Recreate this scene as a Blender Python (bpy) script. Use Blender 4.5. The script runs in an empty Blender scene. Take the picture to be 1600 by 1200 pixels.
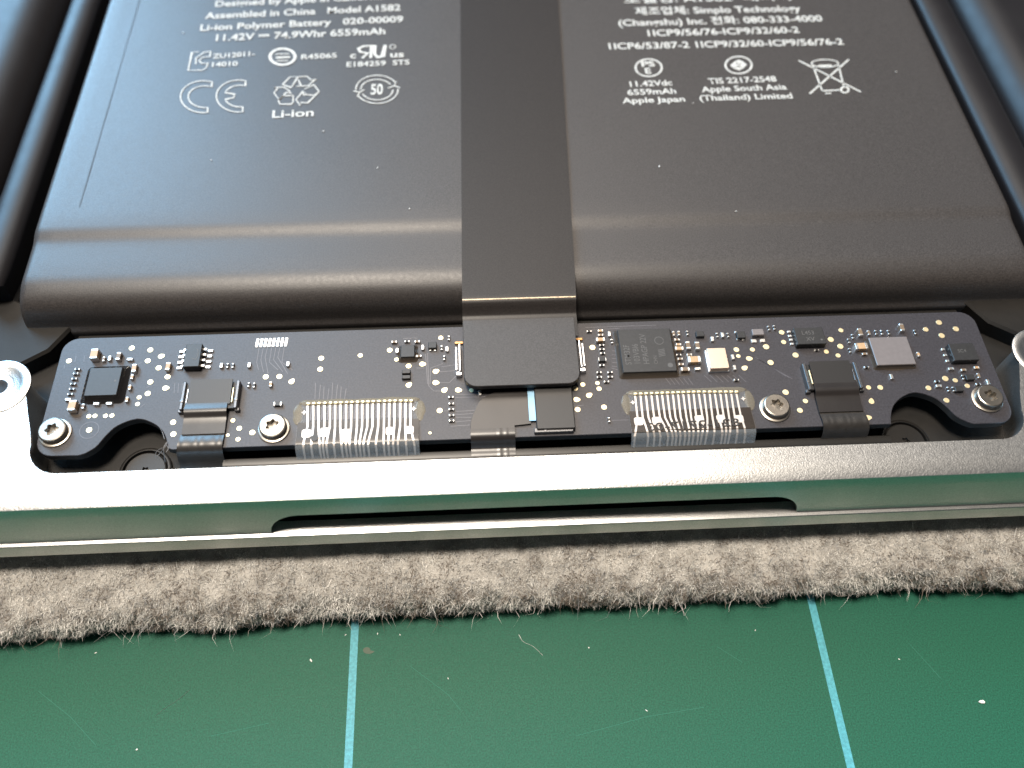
import bpy, bmesh, math, random
from mathutils import Vector, Matrix, noise
random.seed(7)
S = 0.001                      # the code below works in millimetres
sc = bpy.context.scene
C = sc.collection

# ------------------------------------------------------------------ camera
CAM_H = 78.0
FPX = 1295.0
def _n(v): v = Vector(v); return v.normalized()
AY = _n((-124, 2150, FPX))                       # the laptop's depth axis seen from the phone
_c = -(AY[0] + .033 * AY[1]) / AY[2]
AX = _n((1, .033, _c))
AZ = -AX.cross(AY)
if AZ[1] < 0: AZ = -AZ
def cam2world(v): v = Vector(v); return Vector((AX.dot(v), AY.dot(v), AZ.dot(v)))
cam = bpy.data.objects.new('camera', bpy.data.cameras.new('camera'))
C.objects.link(cam)
r_, u_, f_ = cam2world((1, 0, 0)), cam2world((0, 1, 0)), cam2world((0, 0, 1))
cam.matrix_world = Matrix(((r_.x, u_.x, -f_.x, 0), (r_.y, u_.y, -f_.y, 0), (r_.z, u_.z, -f_.z, CAM_H * S), (0, 0, 0, 1)))
cam.data.sensor_width = 36
cam.data.lens = 36 * FPX / 1600
cam.data.clip_start = 0.005
cam.data.clip_end = 10
cam.data.dof.use_dof = True
cam.data.dof.focus_distance = 0.091
cam.data.dof.aperture_fstop = 20
sc.camera = cam

# ------------------------------------------------------------------ light
w = bpy.data.worlds.new('World'); sc.world = w; w.use_nodes = True
bg = w.node_tree.nodes['Background']
bg.inputs[0].default_value = (0.70, 0.78, 0.9, 1); bg.inputs[1].default_value = 0.075
def area(name, loc, size, size_y, power, col, target=(0.005, 0.05, 0)):
    l = bpy.data.lights.new(name, 'AREA'); l.shape = 'RECTANGLE'; l.size = size; l.size_y = size_y
    l.energy = power; l.color = col
    o = bpy.data.objects.new(name, l); C.objects.link(o); o.location = loc
    o.rotation_euler = (Vector(target) - Vector(loc)).to_track_quat('-Z', 'Y').to_euler()
    return o
area('window_light', (-1.25, 1.75, 1.15), 1.0, 1.3, 100, (0.36, 0.68, 1.0))
area('back_fill', (-0.15, 1.10, 1.75), 1.1, 0.8, 20, (1.0, 0.88, 0.76))  # added fill lamp above and behind, lifts the blacks and the battery sheen
area('ceiling_lamp', (-0.20, 0.16, 1.40), 0.34, 0.26, 33, (1.0, 0.89, 0.76))
sc.view_settings.view_transform = 'Standard'
sc.view_settings.look = 'None'
sc.view_settings.exposure = 0.0
sc.view_settings.gamma = 1.0
sc.render.resolution_x = 1024; sc.render.resolution_y = 768

# ------------------------------------------------------------------ survey: pixel of the photograph -> mm on a level plane
def at(px, py, z=0.0):
    d = cam2world((px - 800.0, 600.0 - py, FPX))
    t = (z - CAM_H) / d.z
    return Vector((d.x * t, d.y * t, z))

# ------------------------------------------------------------------ materials
def mat(name, col, rough=.5, metal=0., spec=.5, var=0., vscale=900., bump=0., bscale=4000., bdist=.02, rvar=0., coat=0., col2=None, sheen=0.):
    m = bpy.data.materials.new(name); m.use_nodes = True
    nt = m.node_tree; b = nt.nodes['Principled BSDF']
    b.inputs['Base Color'].default_value = (*col, 1)
    b.inputs['Roughness'].default_value = rough
    b.inputs['Metallic'].default_value = metal
    b.inputs['Specular IOR Level'].default_value = spec
    b.inputs['Coat Weight'].default_value = coat
    b.inputs['Sheen Weight'].default_value = sheen
    tc = nt.nodes.new('ShaderNodeTexCoord')
    if var > 0 or col2:
        nz = nt.nodes.new('ShaderNodeTexNoise'); nz.inputs['Scale'].default_value = vscale; nz.inputs['Detail'].default_value = 5
        nt.links.new(tc.outputs['Object'], nz.inputs['Vector'])
        rp = nt.nodes.new('ShaderNodeValToRGB')
        c2 = col2 if col2 else tuple(c * (1 + var) for c in col)
        c1 = col if col2 else tuple(c * (1 - var) for c in col)
        rp.color_ramp.elements[0].color = (*c1, 1); rp.color_ramp.elements[1].color = (*c2, 1)
        rp.color_ramp.elements[0].position = .3; rp.color_ramp.elements[1].position = .7
        nt.links.new(nz.outputs['Fac'], rp.inputs['Fac']); nt.links.new(rp.outputs['Color'], b.inputs['Base Color'])
    if rvar > 0:
        n3 = nt.nodes.new('ShaderNodeTexNoise'); n3.inputs['Scale'].default_value = vscale * .35; n3.inputs['Detail'].default_value = 6
        nt.links.new(tc.outputs['Object'], n3.inputs['Vector'])
        mr = nt.nodes.new('ShaderNodeMapRange'); mr.inputs[3].default_value = rough - rvar; mr.inputs[4].default_value = rough + rvar
        nt.links.new(n3.outputs['Fac'], mr.inputs[0]); nt.links.new(mr.outputs[0], b.inputs['Roughness'])
    if bump > 0:
        n2 = nt.nodes.new('ShaderNodeTexNoise'); n2.inputs['Scale'].default_value = bscale; n2.inputs['Detail'].default_value = 3
        nt.links.new(tc.outputs['Object'], n2.inputs['Vector'])
        bp = nt.nodes.new('ShaderNodeBump'); bp.inputs['Strength'].default_value = bump; bp.inputs['Distance'].default_value = bdist * S
        nt.links.new(n2.outputs['Fac'], bp.inputs['Height']); nt.links.new(bp.outputs['Normal'], b.inputs['Normal'])
    return m
M = {}
M['alu'] = mat('anodised_aluminium', (.60, .60, .59), .36, 1.0, var=.12, vscale=6500, bump=.7, bscale=6000, bdist=.03, rvar=.05)
M['alu_cut'] = mat('machined_aluminium', (.84, .84, .83), .22, 1.0, bump=.12, bscale=2500, bdist=.02)
M['black_glass'] = mat('black_glass', (.004, .004, .004), .12, 0)
M['black_well'] = mat('black_anodised_well', (.007, .006, .005), .6, 0, .3, var=.3, vscale=500, bump=.3, bscale=3000)
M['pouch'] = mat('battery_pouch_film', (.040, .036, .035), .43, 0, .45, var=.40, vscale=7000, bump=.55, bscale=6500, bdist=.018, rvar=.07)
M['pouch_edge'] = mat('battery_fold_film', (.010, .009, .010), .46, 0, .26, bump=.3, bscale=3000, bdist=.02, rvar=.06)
M['print'] = mat('white_print', (.47, .47, .45), .55, 0, .3, var=.25, vscale=2500)
M['flex'] = mat('black_flex', (.021, .018, .017), .40, 0, .28, var=.35, vscale=7000, bump=.25, bscale=6500, bdist=.012, rvar=.04)
M['flex_gloss'] = mat('glossy_flex', (.018, .015, .014), .31, 0, .6, bump=.15, bscale=700, bdist=.05, rvar=.06)
M['band'] = mat('ribbon_band', (.030, .027, .025), .36, .15, .6, var=.15, vscale=1500, bump=.12, bscale=4000, bdist=.012)
M['fold_glint'] = mat('painted_fold_glint', (.42, .34, .24), .32, .7, .5, var=.3, vscale=3000)  # pale warm metallic tint, stands in for the lamp glint on the cable fold
M['tab'] = mat('stiffener_black', (.030, .027, .027), .50, 0, .5, var=.4, vscale=7000, bump=.4, bscale=6500, bdist=.015)
M['pcb'] = mat('black_solder_mask', (.028, .026, .031), .44, 0, .5, var=.35, vscale=5000, bump=.4, bscale=5000, bdist=.016, rvar=.06)
M['pcb_edge'] = mat('board_edge', (.03, .028, .026), .6)
M['trace'] = mat('trace_under_mask', (.085, .08, .09), .34, 0, .6)
M['gold'] = mat('gold_pad', (.86, .74, .48), .48, 1.0, var=.06, vscale=4000, bump=.3, bscale=6000, bdist=.02)
M['solder'] = mat('solder', (.90, .88, .84), .34, 1.0, bump=.35, bscale=3500, bdist=.04)
M['ceramic'] = mat('tan_ceramic', (.42, .27, .15), .45, 0, var=.12, vscale=3000)
M['ceramic_dk'] = mat('brown_ceramic', (.16, .11, .07), .45, 0, var=.12, vscale=3000)
M['resist'] = mat('black_resistor', (.014, .013, .013), .4)
M['chip'] = mat('chip_epoxy', (.016, .016, .017), .48, 0, .5, var=.2, vscale=2500, bump=.35, bscale=7000, bdist=.012)
M['chip_gr'] = mat('grey_die', (.20, .18, .18), .36, .35, .6, var=.05, vscale=2000)
M['chip_mark'] = mat('laser_mark', (.075, .072, .070), .6)
M['underfill'] = mat('underfill_resin', (.012, .011, .011), .12, 0, .6)
M['tan_resin'] = mat('resin_rim', (.05, .04, .032), .3, 0, .5)
M['can'] = mat('crystal_can', (.92, .74, .60), .34, 1.0, var=.03, vscale=1500, bump=.2, bscale=3000, bdist=.02)
M['plastic'] = mat('connector_plastic', (.016, .015, .015), .40, 0, .5, bump=.15, bscale=5000)
M['bracket'] = mat('connector_metal', (.16, .16, .165), .35, .85, bump=.2, bscale=3000, bdist=.03)
M['clip'] = mat('bright_clip', (.85, .86, .88), .25, 1.0)
M['copper'] = mat('copper_strip', (.60, .33, .14), .4, .9)
M['screw'] = mat('screw_steel', (.36, .33, .29), .34, 1.0, bump=.25, bscale=2200, bdist=.03, rvar=.06)
M['screw_blk'] = mat('black_screw', (.012, .011, .010), .38, .2)
M['contact'] = mat('tinned_contact', (.10, .095, .105), .4, .3)
M['blue'] = mat('blue_liner', (.30, .54, .74), .45, 0, var=.1, vscale=600)
M['silver_ink'] = mat('silver_ink', (.58, .53, .49), .42, .55, .5, var=.06, vscale=3000, bump=.2, bscale=5000, bdist=.015)
M['ink'] = mat('dark_ink', (.02, .017, .015), .5)
M['mat_green'] = mat('cutting_mat_pvc', (.008, .088, .053), .62, 0, .28, var=.30, vscale=6000, bump=.6, bscale=4200, bdist=.035, rvar=.04)
M['mat_line'] = mat('pale_blue_line', (.07, .31, .37), .55, 0, .3, var=.22, vscale=3000, bump=.3, bscale=5200, bdist=.02)
M['scratch'] = mat('cut_mark', (.035, .16, .115), .7, 0, .2)
M['stain'] = mat('brown_stain', (.038, .066, .038), .6)
M['towel_core'] = mat('towel_ground', (.36, .345, .32), .95, 0, .1, var=.35, vscale=420, bump=.8, bscale=1400, bdist=.25)
FIB = [mat('fibre_beige', (.58, .575, .555), .8, 0, .25, sheen=.2), mat('fibre_grey', (.58, .575, .56), .8, 0, .25, sheen=.2),
       mat('fibre_tan', (.48, .45, .405), .8, 0, .25, sheen=.2), mat('fibre_brown', (.17, .14, .115), .85, 0, .2),
       mat('fibre_pale', (.82, .80, .76), .75, 0, .3, sheen=.2), mat('fibre_slate', (.24, .25, .265), .85, 0, .2)]
M['lint'] = mat('white_lint', (.72, .72, .70), .7)
M['lint_gr'] = mat('grey_lint', (.26, .26, .27), .8)

def film_mat(name, tint, opac, rough, base):
    m = bpy.data.materials.new(name); m.use_nodes = True; nt = m.node_tree
    out = nt.nodes['Material Output']; p = nt.nodes['Principled BSDF']
    p.inputs['Base Color'].default_value = (*base, 1); p.inputs['Roughness'].default_value = rough
    p.inputs['Specular IOR Level'].default_value = .6
    t = nt.nodes.new('ShaderNodeBsdfTransparent'); t.inputs[0].default_value = (*tint, 1)
    mx = nt.nodes.new('ShaderNodeMixShader'); mx.inputs[0].default_value = opac
    nt.links.new(t.outputs[0], mx.inputs[1]); nt.links.new(p.outputs[0], mx.inputs[2]); nt.links.new(mx.outputs[0], out.inputs[0])
    return m
M['film'] = film_mat('clear_polyester_film', (.96, .96, .96), .09, .16, (.45, .45, .45))
M['film_tail'] = film_mat('hazy_polyester_film', (.96, .96, .96), .22, .24, (.36, .40, .44))
M['film_dk'] = film_mat('brown_coverlay', (.35, .28, .22), .85, .3, (.028, .020, .015))
M['glue'] = film_mat('clear_glue', (.96, .94, .90), .20, .22, (.46, .40, .30))

# ------------------------------------------------------------------ builders
WORLD = {}
def link(o, parent, loc):
    C.objects.link(o)
    loc = Vector(loc); WORLD[o] = loc
    if parent is not None:
        o.parent = parent; o.location = (loc - WORLD[parent]) * S
    else:
        o.location = loc * S
    return o
def tag(o, label=None, cat=None, group=None, kind=None):
    if label: o['label'] = label
    if cat: o['category'] = cat
    if group: o['group'] = group
    if kind: o['kind'] = kind
    return o
def thing(name, loc, label, cat, group=None):
    o = bpy.data.objects.new(name, None); o.empty_display_size = .002
    link(o, None, loc); return tag(o, label, cat, group)
def mesh_from(name, verts, faces, mats, smooth=False, mi=None):
    me = bpy.data.meshes.new(name)
    me.from_pydata([tuple(Vector(v) * S) for v in verts], [], faces)
    for m in (mats if isinstance(mats, (list, tuple)) else [mats]): me.materials.append(m)
    if mi: me.polygons.foreach_set('material_index', mi)
    if smooth: me.polygons.foreach_set('use_smooth', [True] * len(me.polygons))
    me.update(); return me
def clean(me, angle=None):
    bm = bmesh.new(); bm.from_mesh(me); bmesh.ops.recalc_face_normals(bm, faces=bm.faces)
    if angle is not None:
        for f in bm.faces: f.smooth = True
        for e in bm.edges:
            if len(e.link_faces) == 2 and e.calc_face_angle(0) > math.radians(angle): e.smooth = False
    bm.to_mesh(me); bm.free(); return me
def obj(name, me, parent=None, loc=(0, 0, 0), rz=0):
    o = bpy.data.objects.new(name, me); link(o, parent, loc)
    if rz: o.rotation_euler.z = rz
    return o
def box_me(name, w_, d_, h_, m, ch=.04, z0=0.):
    """chamfered box centred in x,y standing on z0"""
    v = []; ch = min(ch, w_ * .3, d_ * .3, h_ * .3)
    rings = [(0, 0, z0), (0, 0, z0 + h_ - ch), (ch, ch, z0 + h_)]
    for dx, dy, z in rings:
        a, b = w_ / 2 - dx, d_ / 2 - dy; c = ch
        v += [(-a + c, -b, z), (a - c, -b, z), (a, -b + c, z), (a, b - c, z), (a - c, b, z), (-a + c, b, z), (-a, b - c, z), (-a, -b + c, z)]
    f = []
    for r in range(2):
        for i in range(8):
            j = (i + 1) % 8; f.append((r * 8 + i, r * 8 + j, r * 8 + 8 + j, r * 8 + 8 + i))
    f.append(tuple(range(16, 24))); f.append(tuple(range(7, -1, -1)))
    return mesh_from(name, v, f, m)
def prism_me(name, pts, z0, z1, m, ch=0.0, side=None):
    """extruded outline (counter clockwise, xy), optional small top chamfer"""
    n = len(pts); v = []; f = []
    def inset(d):
        out = []
        for i in range(n):
            p0, p1, p2 = Vector(pts[i - 1][:2]), Vector(pts[i][:2]), Vector(pts[(i + 1) % n][:2])
            e1 = (p1 - p0); e2 = (p2 - p1)
            n1 = Vector((-e1.y, e1.x)).normalized(); n2 = Vector((-e2.y, e2.x)).normalized()
            b = (n1 + n2); k = b.length
            b = b / max(k, .3); out.append(p1 + b * d / max(b.dot(n1), .5))
        return out
    v += [(p[0], p[1], z0) for p in pts]
    v += [(p[0], p[1], z1 - ch) for p in pts]
    rows = 2
    if ch > 0:
        v += [(p.x, p.y, z1) for p in inset(ch)]; rows = 3
    for r in range(rows - 1):
        for i in range(n):
            j = (i + 1) % n; f.append((r * n + i, r * n + j, (r + 1) * n + j, (r + 1) * n + i))
    f.append(tuple(range((rows - 1) * n, rows * n))); f.append(tuple(range(n - 1, -1, -1)))
    mats = [m] if side is None else [m, side]
    mi = None
    if side is not None: mi = [1] * n + [0] * (len(f) - n)
    return mesh_from(name, v, f, mats, mi=mi)
def loft_me(name, rows, m, closed=True, caps=True, smooth=True, angle=None):
    n = len(rows[0]); v = [p for r in rows for p in r]; f = []
    for k in range(len(rows) - 1):
        for i in range(n if closed else n - 1):
            j = (i + 1) % n; f.append((k * n + i, k * n + j, (k + 1) * n + j, (k + 1) * n + i))
    if caps and closed: f.append(tuple(range(n - 1, -1, -1))); f.append(tuple(range((len(rows) - 1) * n, len(rows) * n)))
    me = mesh_from(name, v, f, m, smooth)
    return clean(me, angle if angle is not None else 40)
def lathe_me(name, prof, m, seg=32, angle=35):
    rows = [[(r * math.cos(2 * math.pi * i / seg), r * math.sin(2 * math.pi * i / seg), z) for i in range(seg)] for r, z in prof]
    return loft_me(name, rows, m, True, True, True, angle)
def arc(cx, cy, r, a0, a1, n=8):
    return [(cx + r * math.cos(math.radians(a0 + (a1 - a0) * i / n)), cy + r * math.sin(math.radians(a0 + (a1 - a0) * i / n))) for i in range(n + 1)]
def strip_me(name, secs, th, m, nx=1, angle=60):
    """a bent flat cable: sections (xl, xr, y, z) with thickness th; thickness runs along the local normal"""
    rows = []
    for i, (xl, xr, y, z) in enumerate(secs):
        a = secs[max(i - 1, 0)]; b = secs[min(i + 1, len(secs) - 1)]
        t = Vector((b[2] - a[2], b[3] - a[3])).normalized(); nn = Vector((-t.y, t.x))
        if nn.y < 0: nn = -nn
        top = [(xl + (xr - xl) * k / nx, y + nn.x * th, z + nn.y * th) for k in range(nx + 1)]
        bot = [(xl + (xr - xl) * k / nx, y, z) for k in range(nx, -1, -1)]
        rows.append(top + bot)
    return loft_me(name, rows, m, True, True, True, angle)
def ribbon(pts, wd, V, F, z=None, close=False):
    """flat printed line through pts (mm), appended to V,F"""
    P3 = [Vector(p) for p in pts]; n = len(P3); base = len(V)
    for i in range(n):
        if close: a, b = P3[i - 1], P3[(i + 1) % n]
        else: a, b = P3[max(i - 1, 0)], P3[min(i + 1, n - 1)]
        t = (b - a); t.z = 0
        if t.length == 0: t = Vector((1, 0, 0))
        t.normalize(); nn = Vector((-t.y, t.x, 0))
        k = 1.0
        if 0 < i < n - 1 or close:
            e = (P3[i] - a); e.z = 0
            if e.length > 0: k = 1 / max(.6, abs(Vector((-e.y, e.x, 0)).normalized().dot(nn)))
        V.append(tuple(P3[i] + nn * wd / 2 * k)); V.append(tuple(P3[i] - nn * wd / 2 * k))
    for i in range(n if close else n - 1):
        j = (i + 1) % n
        F.append((base + 2 * i, base + 2 * i + 1, base + 2 * j + 1, base + 2 * j))
def smoothpath(pts, n=6):
    out = []
    P3 = [Vector(p) for p in pts]
    for i in range(len(P3) - 1):
        p0 = P3[max(i - 1, 0)]; p1 = P3[i]; p2 = P3[i + 1]; p3 = P3[min(i + 2, len(P3) - 1)]
        for k in range(n):
            t = k / n
            out.append(.5 * ((2 * p1) + (p2 - p0) * t + (2 * p0 - 5 * p1 + 4 * p2 - p3) * t * t + (3 * p1 - p0 - 3 * p2 + p3) * t ** 3))
    out.append(P3[-1]); return out

# ------------------------------------------------------------------ cutting mat
ZM = -17.0
cm = thing('cutting_mat', (6, 30, ZM - 3), 'green cutting mat with pale blue grid lines under everything', 'cutting mat')
obj('mat_sheet', box_me('mat_sheet', 420, 300, 3, M['mat_green'], .4), cm, (6, 60, ZM - 3))
for x in (-14.85, 37.9, 90.6, -67.6):
    V = []; F = []
    ribbon([(x, -80 + 10 * i, ZM + .02) for i in range(29)], .86, V, F)
    obj('grid_line', mesh_from('grid_line', V, F, M['mat_line']), cm, (0, 0, 0))
V = [(-13.55 + .55 * math.cos(t * .6) * (1 + .5 * noise.noise((t, 0, 1))) + t * .05, 23.05 + .38 * math.sin(t * .6) * (1 + .6 * noise.noise((t, 4, 2))), ZM + .015) for t in range(11)]
obj('stain', mesh_from('stain', V, [tuple(range(11))], M['stain']), cm)

for pts in ([(60, 1080), (110, 1120), (150, 1165)], [(640, 1040), (700, 1085), (720, 1110)], [(900, 1150), (1010, 1120), (1100, 1105)], [(1420, 1005), (1470, 1060)], [(330, 1150), (420, 1130)], [(1120, 1010), (1160, 1035)]):
    V = []; F = []; ribbon([at(x, y, ZM + .012) for x, y in pts], .05, V, F)
    obj('scratch', mesh_from('scratch', V, F, M['scratch']), cm)

# ------------------------------------------------------------------ towel
tw = thing('towel', (6, 60, ZM), 'fluffy grey beige towel folded under the silver laptop', 'towel')
def towel_edge(x):
    return 26.7 + .5 * noise.noise((x * .09, 3, 0)) + .35 * noise.noise((x * .3, 9, 0)) + .25 * noise.noise((x * .8, 5, 0)) - .035 * (6 - x) * (1 if x < 6 else .2) * .4
def towel_pt(x, t):
    """t 0..1 : from under the lid over the rounded front edge down to the mat"""
    ye = towel_edge(x)
    if t < .62:
        y = 44 + (ye + 2.9 - 44) * (t / .62); z = -10.75 - .75 * min(1, max(0, (41 - y) / 7.5)) ** 1.3
    else:
        a = (t - .62) / .38 * math.radians(158)
        y = ye + 2.9 - 2.9 * math.sin(a); z = ZM + 2.4 + (3.1 if a < 1.57 else 2.35) * math.cos(a)
    n1 = noise.noise((x * .25, y * .25, z * .25)); n2 = noise.noise((x * .8, y * .8, z * .8 + 7))
    amp = 1 if y < 32.6 else .35
    z += amp * (.4 * n1 + .36 * n2); y -= amp * (.35 * n2 + .3 * n1) if t > .62 else 0
    groove = min(abs(x - g - .4 * noise.noise((y, g, 0))) for g in (4.2, 14.5, 31.6, -20.5, 44.8))
    z -= .5 * amp * math.exp(-(groove / .45) ** 2)
    return Vector((x, y, max(z, ZM + .05)))
rows = []
nx = 420; ntt = 30
for k in range(ntt + 1):
    rows.append([towel_pt(-75 + 165 * i / nx, k / ntt) for i in range(nx + 1)])
v = [tuple(p) for r in rows for p in r]; f = []
for k in range(ntt):
    for i in range(nx):
        a = k * (nx + 1) + i; f.append((a, a + nx + 1, a + nx + 2, a + 1))
b0 = len(v)
v += [(-75, 44, ZM), (90, 44, ZM)]
tb = mesh_from('towel_cloth', v, f, M['towel_core'], True)
obj('cloth', tb, tw)
# the hidden rest of the folded towel carries the laptop
obj('lower_fold', box_me('lower_fold', 165, 116, 6.4, M['towel_core'], .8), tw, (7.5, 102, ZM))
V = []; F = []; MI = []
rnd = random.Random(3)
for _ in range(130000):
    x = rnd.uniform(-66, 80); t = rnd.uniform(.42, .95)
    p = towel_pt(x, t); q = towel_pt(x + .05, t); s = towel_pt(x, min(t + .012, 1.0)) if t < .985 else towel_pt(x, t - .012)
    nn = (q - p).cross(s - p)
    if nn.length < 1e-9: continue
    nn.normalize()
    cc = Vector((x, towel_edge(x) + 2.9, ZM + 2.4)) if t > .62 else Vector((x, p.y, -30))
    if nn.dot(p - cc) < 0: nn = -nn
    L = (rnd.uniform(.22, .75) if rnd.random() > .012 else rnd.uniform(1.4, 2.6)) * (1.25 if t > .74 else 1)
    if p.y > 32.6: L *= .5
    cl = noise.noise((x * .45, p.y * .45, 11))
    d = (nn * .28 + Vector((rnd.gauss(0, .8), rnd.gauss(-.05, .8), rnd.gauss(0, .5))) + Vector((cl * .25, noise.noise((x * .5, p.y * .5, 33)) * .2, 0))).normalized()
    bend = Vector((rnd.gauss(0, 1.1), rnd.gauss(-.1, 1.1), rnd.gauss(-.1, .8)))
    m1 = p + d * L * .5; m2 = m1 + (d * .6 + bend * .8).normalized() * L * .55
    if m2.z < ZM + .03: m2.z = ZM + .03
    if m1.z < ZM + .03: m1.z = ZM + .03
    wd = rnd.uniform(.012, .030)
    sd = d.cross(Vector((0.1, .5, .86))); sd = sd.normalized() * wd if sd.length > 1e-6 else Vector((wd, 0, 0))
    b = len(V)
    V += [tuple(p - sd), tuple(p + sd), tuple(m1 - sd * .8), tuple(m1 + sd * .8), tuple(m2)]
    F += [(b, b + 1, b + 3, b + 2), (b + 2, b + 3, b + 4)]
    k = .6 * noise.noise((x * .13, p.y * .13, 21)) + .95 * noise.noise((x * .75, p.y * .75, p.z * .75)) + .35 * noise.noise((x * 2.2, p.y * 2.2, p.z * 2)) + rnd.gauss(0, .42)
    c = 3 if k < -.50 else 5 if k < -.30 else 2 if k < -.06 else 1 if k < .16 else 0 if k < .50 else 4
    MI += [c, c]
fm = mesh_from('towel_pile', V, F, FIB, True, MI)
tag(obj('pile_fibres', fm, tw), kind='stuff')

# ------------------------------------------------------------------ laptop: base case and lid
lap = thing('laptop', (6, 60, -10.5), 'silver aluminium laptop lying upside down on the towel with its bottom cover off', 'laptop')
X0, X1 = -75.0, 90.0
ZR = 1.0
# top rim strip with sandblasted rounded front slope
prof = [(36.85, -1.2), (36.85, .86), (36.80, ZR), (35.9, ZR), (35.6, .99), (35.3, .965), (33.92, .72), (33.84, .68), (33.80, .58), (33.569, -1.2)]
nseg = 40
rows = [[(X0 + (X1 - X0) * i / nseg, y, z) for (y, z) in prof] for i in range(nseg + 1)]
obj('front_rim', loft_me('front_rim', rows, M['alu'], True, True, True, 25), lap)
# front wall below the rim with the finger notch
nl, nr, nzt, nzb = -22.3, 34.0, -2.3, -5.7
def notch_side(xe, sg):
    # from the bottom corner up to the flat top of the notch
    return [(xe + sg * 3.6 * (1 - math.cos(a)) * 0 + sg * 3.4 * (1 - math.cos(a)), nzb + (nzt - nzb) * math.sin(a)) for a in [math.pi / 2 * i / 10 for i in range(11)]]
outl = [(X0, nzb)] + notch_side(nl, 1) + notch_side(nr, -1)[::-1] + [(X1, nzb), (X1, -1.2), (X0, -1.2)]
n = len(outl)
yb = 41.0
fy = lambda z: 33.80 + (z - .58) * .13
v = [(x, fy(z), z) for x, z in outl] + [(x, fy(z) + .2, z) for x, z in outl] + [(x, 36.85, z) for x, z in outl]
f = [tuple(range(n)), tuple(range(3 * n - 1, 2 * n - 1, -1))]
for r in range(2):
    for i in range(n):
        j = (i + 1) % n; f.append((r * n + i, r * n + n + i, r * n + n + j, r * n + j))
me = mesh_from('front_wall', v, f, M['alu'])
clean(me, 30)
fw = obj('front_wall', me, lap)
tag(fw, 'front wall with the finger notch')
# dark gasket deep inside the notch
obj('notch_back', box_me('notch_back', 64, .5, 4.4, M['black_well'], .05), lap, (5.9, 37.2, -5.75))
# side lugs and the well outline (top at .85)
def lug(sg):
    # outline of one side of the case frame, mirrored about x = 6.2
    xc = 6.2
    pts = []
    xi = 52.4            # inner wall distance from the centre
    xl = 54.4            # lug inner face
    p = arc(xi - 3.4, 41.05, 3.4, -90, 0, 8) + [(xi + .5, 42.9), (xi + 1.2, 44.8)] + arc(xl + 3.3, 47.2, 3.3, 180, 90, 8) + [(xl + 40, 50.5), (xl + 40, 36.85), (xi - 3.4, 36.85)]
    p = [(xc + sg * x, y) for x, y in p]
    # need counter clockwise
    a = sum(p[i - 1][0] * p[i][1] - p[i][0] * p[i - 1][1] for i in range(len(p)))
    return p if a > 0 else p[::-1]
for sg in (-1, 1):
    lg = obj('screw_lug', clean(prism_me('screw_lug', lug(sg), -5.6, .86, M['alu'], 0.0), 30), lap)
    c = Vector((6.2 + sg * 57.4, 48.2, .87))
    # raised boss, ring and the dark threaded hole of the cover screw
    obj('boss', lathe_me('boss', [(3.25, -.1), (3.25, .10), (3.05, .18), (2.4, .18), (2.3, .12), (1.7, .10), (1.5, .04), (1.4, .02)], M['alu'], 48), lg, c)
    obj('threaded_hole', lathe_me('threaded_hole', [(.85, .02), (.85, .07), (.5, .06), (.45, .04)], M['black_well']), lg, c)
# inner ledge along the front
le = [(6.2 - 48.99, 36.85), (6.2 + 48.99, 36.85), (6.2 + 48.99, 37.65), (6.2 - 48.99, 37.65)]
obj('inner_ledge', prism_me('inner_ledge', le, -3.2, .858, M['alu'], 0.0), lap)
# black floor of the well
obj('well_floor', box_me('well_floor', 163, 100, 1.2, M['black_well'], .1), lap, (7.5, 87.2, -5.4))
# curved black step left and right behind the lugs
for sg in (-1, 1):
    p = [(52.6, 59.5), (53.2, 57.6), (55.0, 54.6), (58.0, 52.6), (64, 51.4), (82, 51.0), (82, 74), (60.0, 74), (60.4, 62), (56, 60)]
    p = [(6.2 + sg * x, y) for x, y in p]
    if sg > 0: p = p[::-1]
    a = sum(p[i - 1][0] * p[i][1] - p[i][0] * p[i - 1][1] for i in range(len(p)))
    if a < 0: p = p[::-1]
    obj('corner_step', clean(prism_me('corner_step', p, -4.2, -1.9, M['black_well'], .3), 30), lap)
# display lid
ld = bpy.data.objects.new('display_lid', None); link(ld, lap, (6, 60, -10.5)); tag(ld, 'thin lid edge showing under the base')
prof = [(34.3, -6.6), (34.3, -5.84), (32.70, -5.84), (32.62, -5.86), (32.55, -5.94), (32.27, -7.75), (32.45, -8.1), (33.2, -8.9), (34.4, -9.7), (36.5, -10.2), (40, -10.5), (60, -10.5), (60, -6.6)]
rows = [[(X0 + (X1 - X0) * i / nseg, y, z) for (y, z) in prof] for i in range(nseg + 1)]
obj('lid_shell', loft_me('lid_shell', rows, M['alu'], True, True, True, 22), ld)
obj('bezel_glass', box_me('bezel_glass', 160, 60, .7, M['black_glass'], .05), ld, (7.5, 64.35, -6.62))

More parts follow.
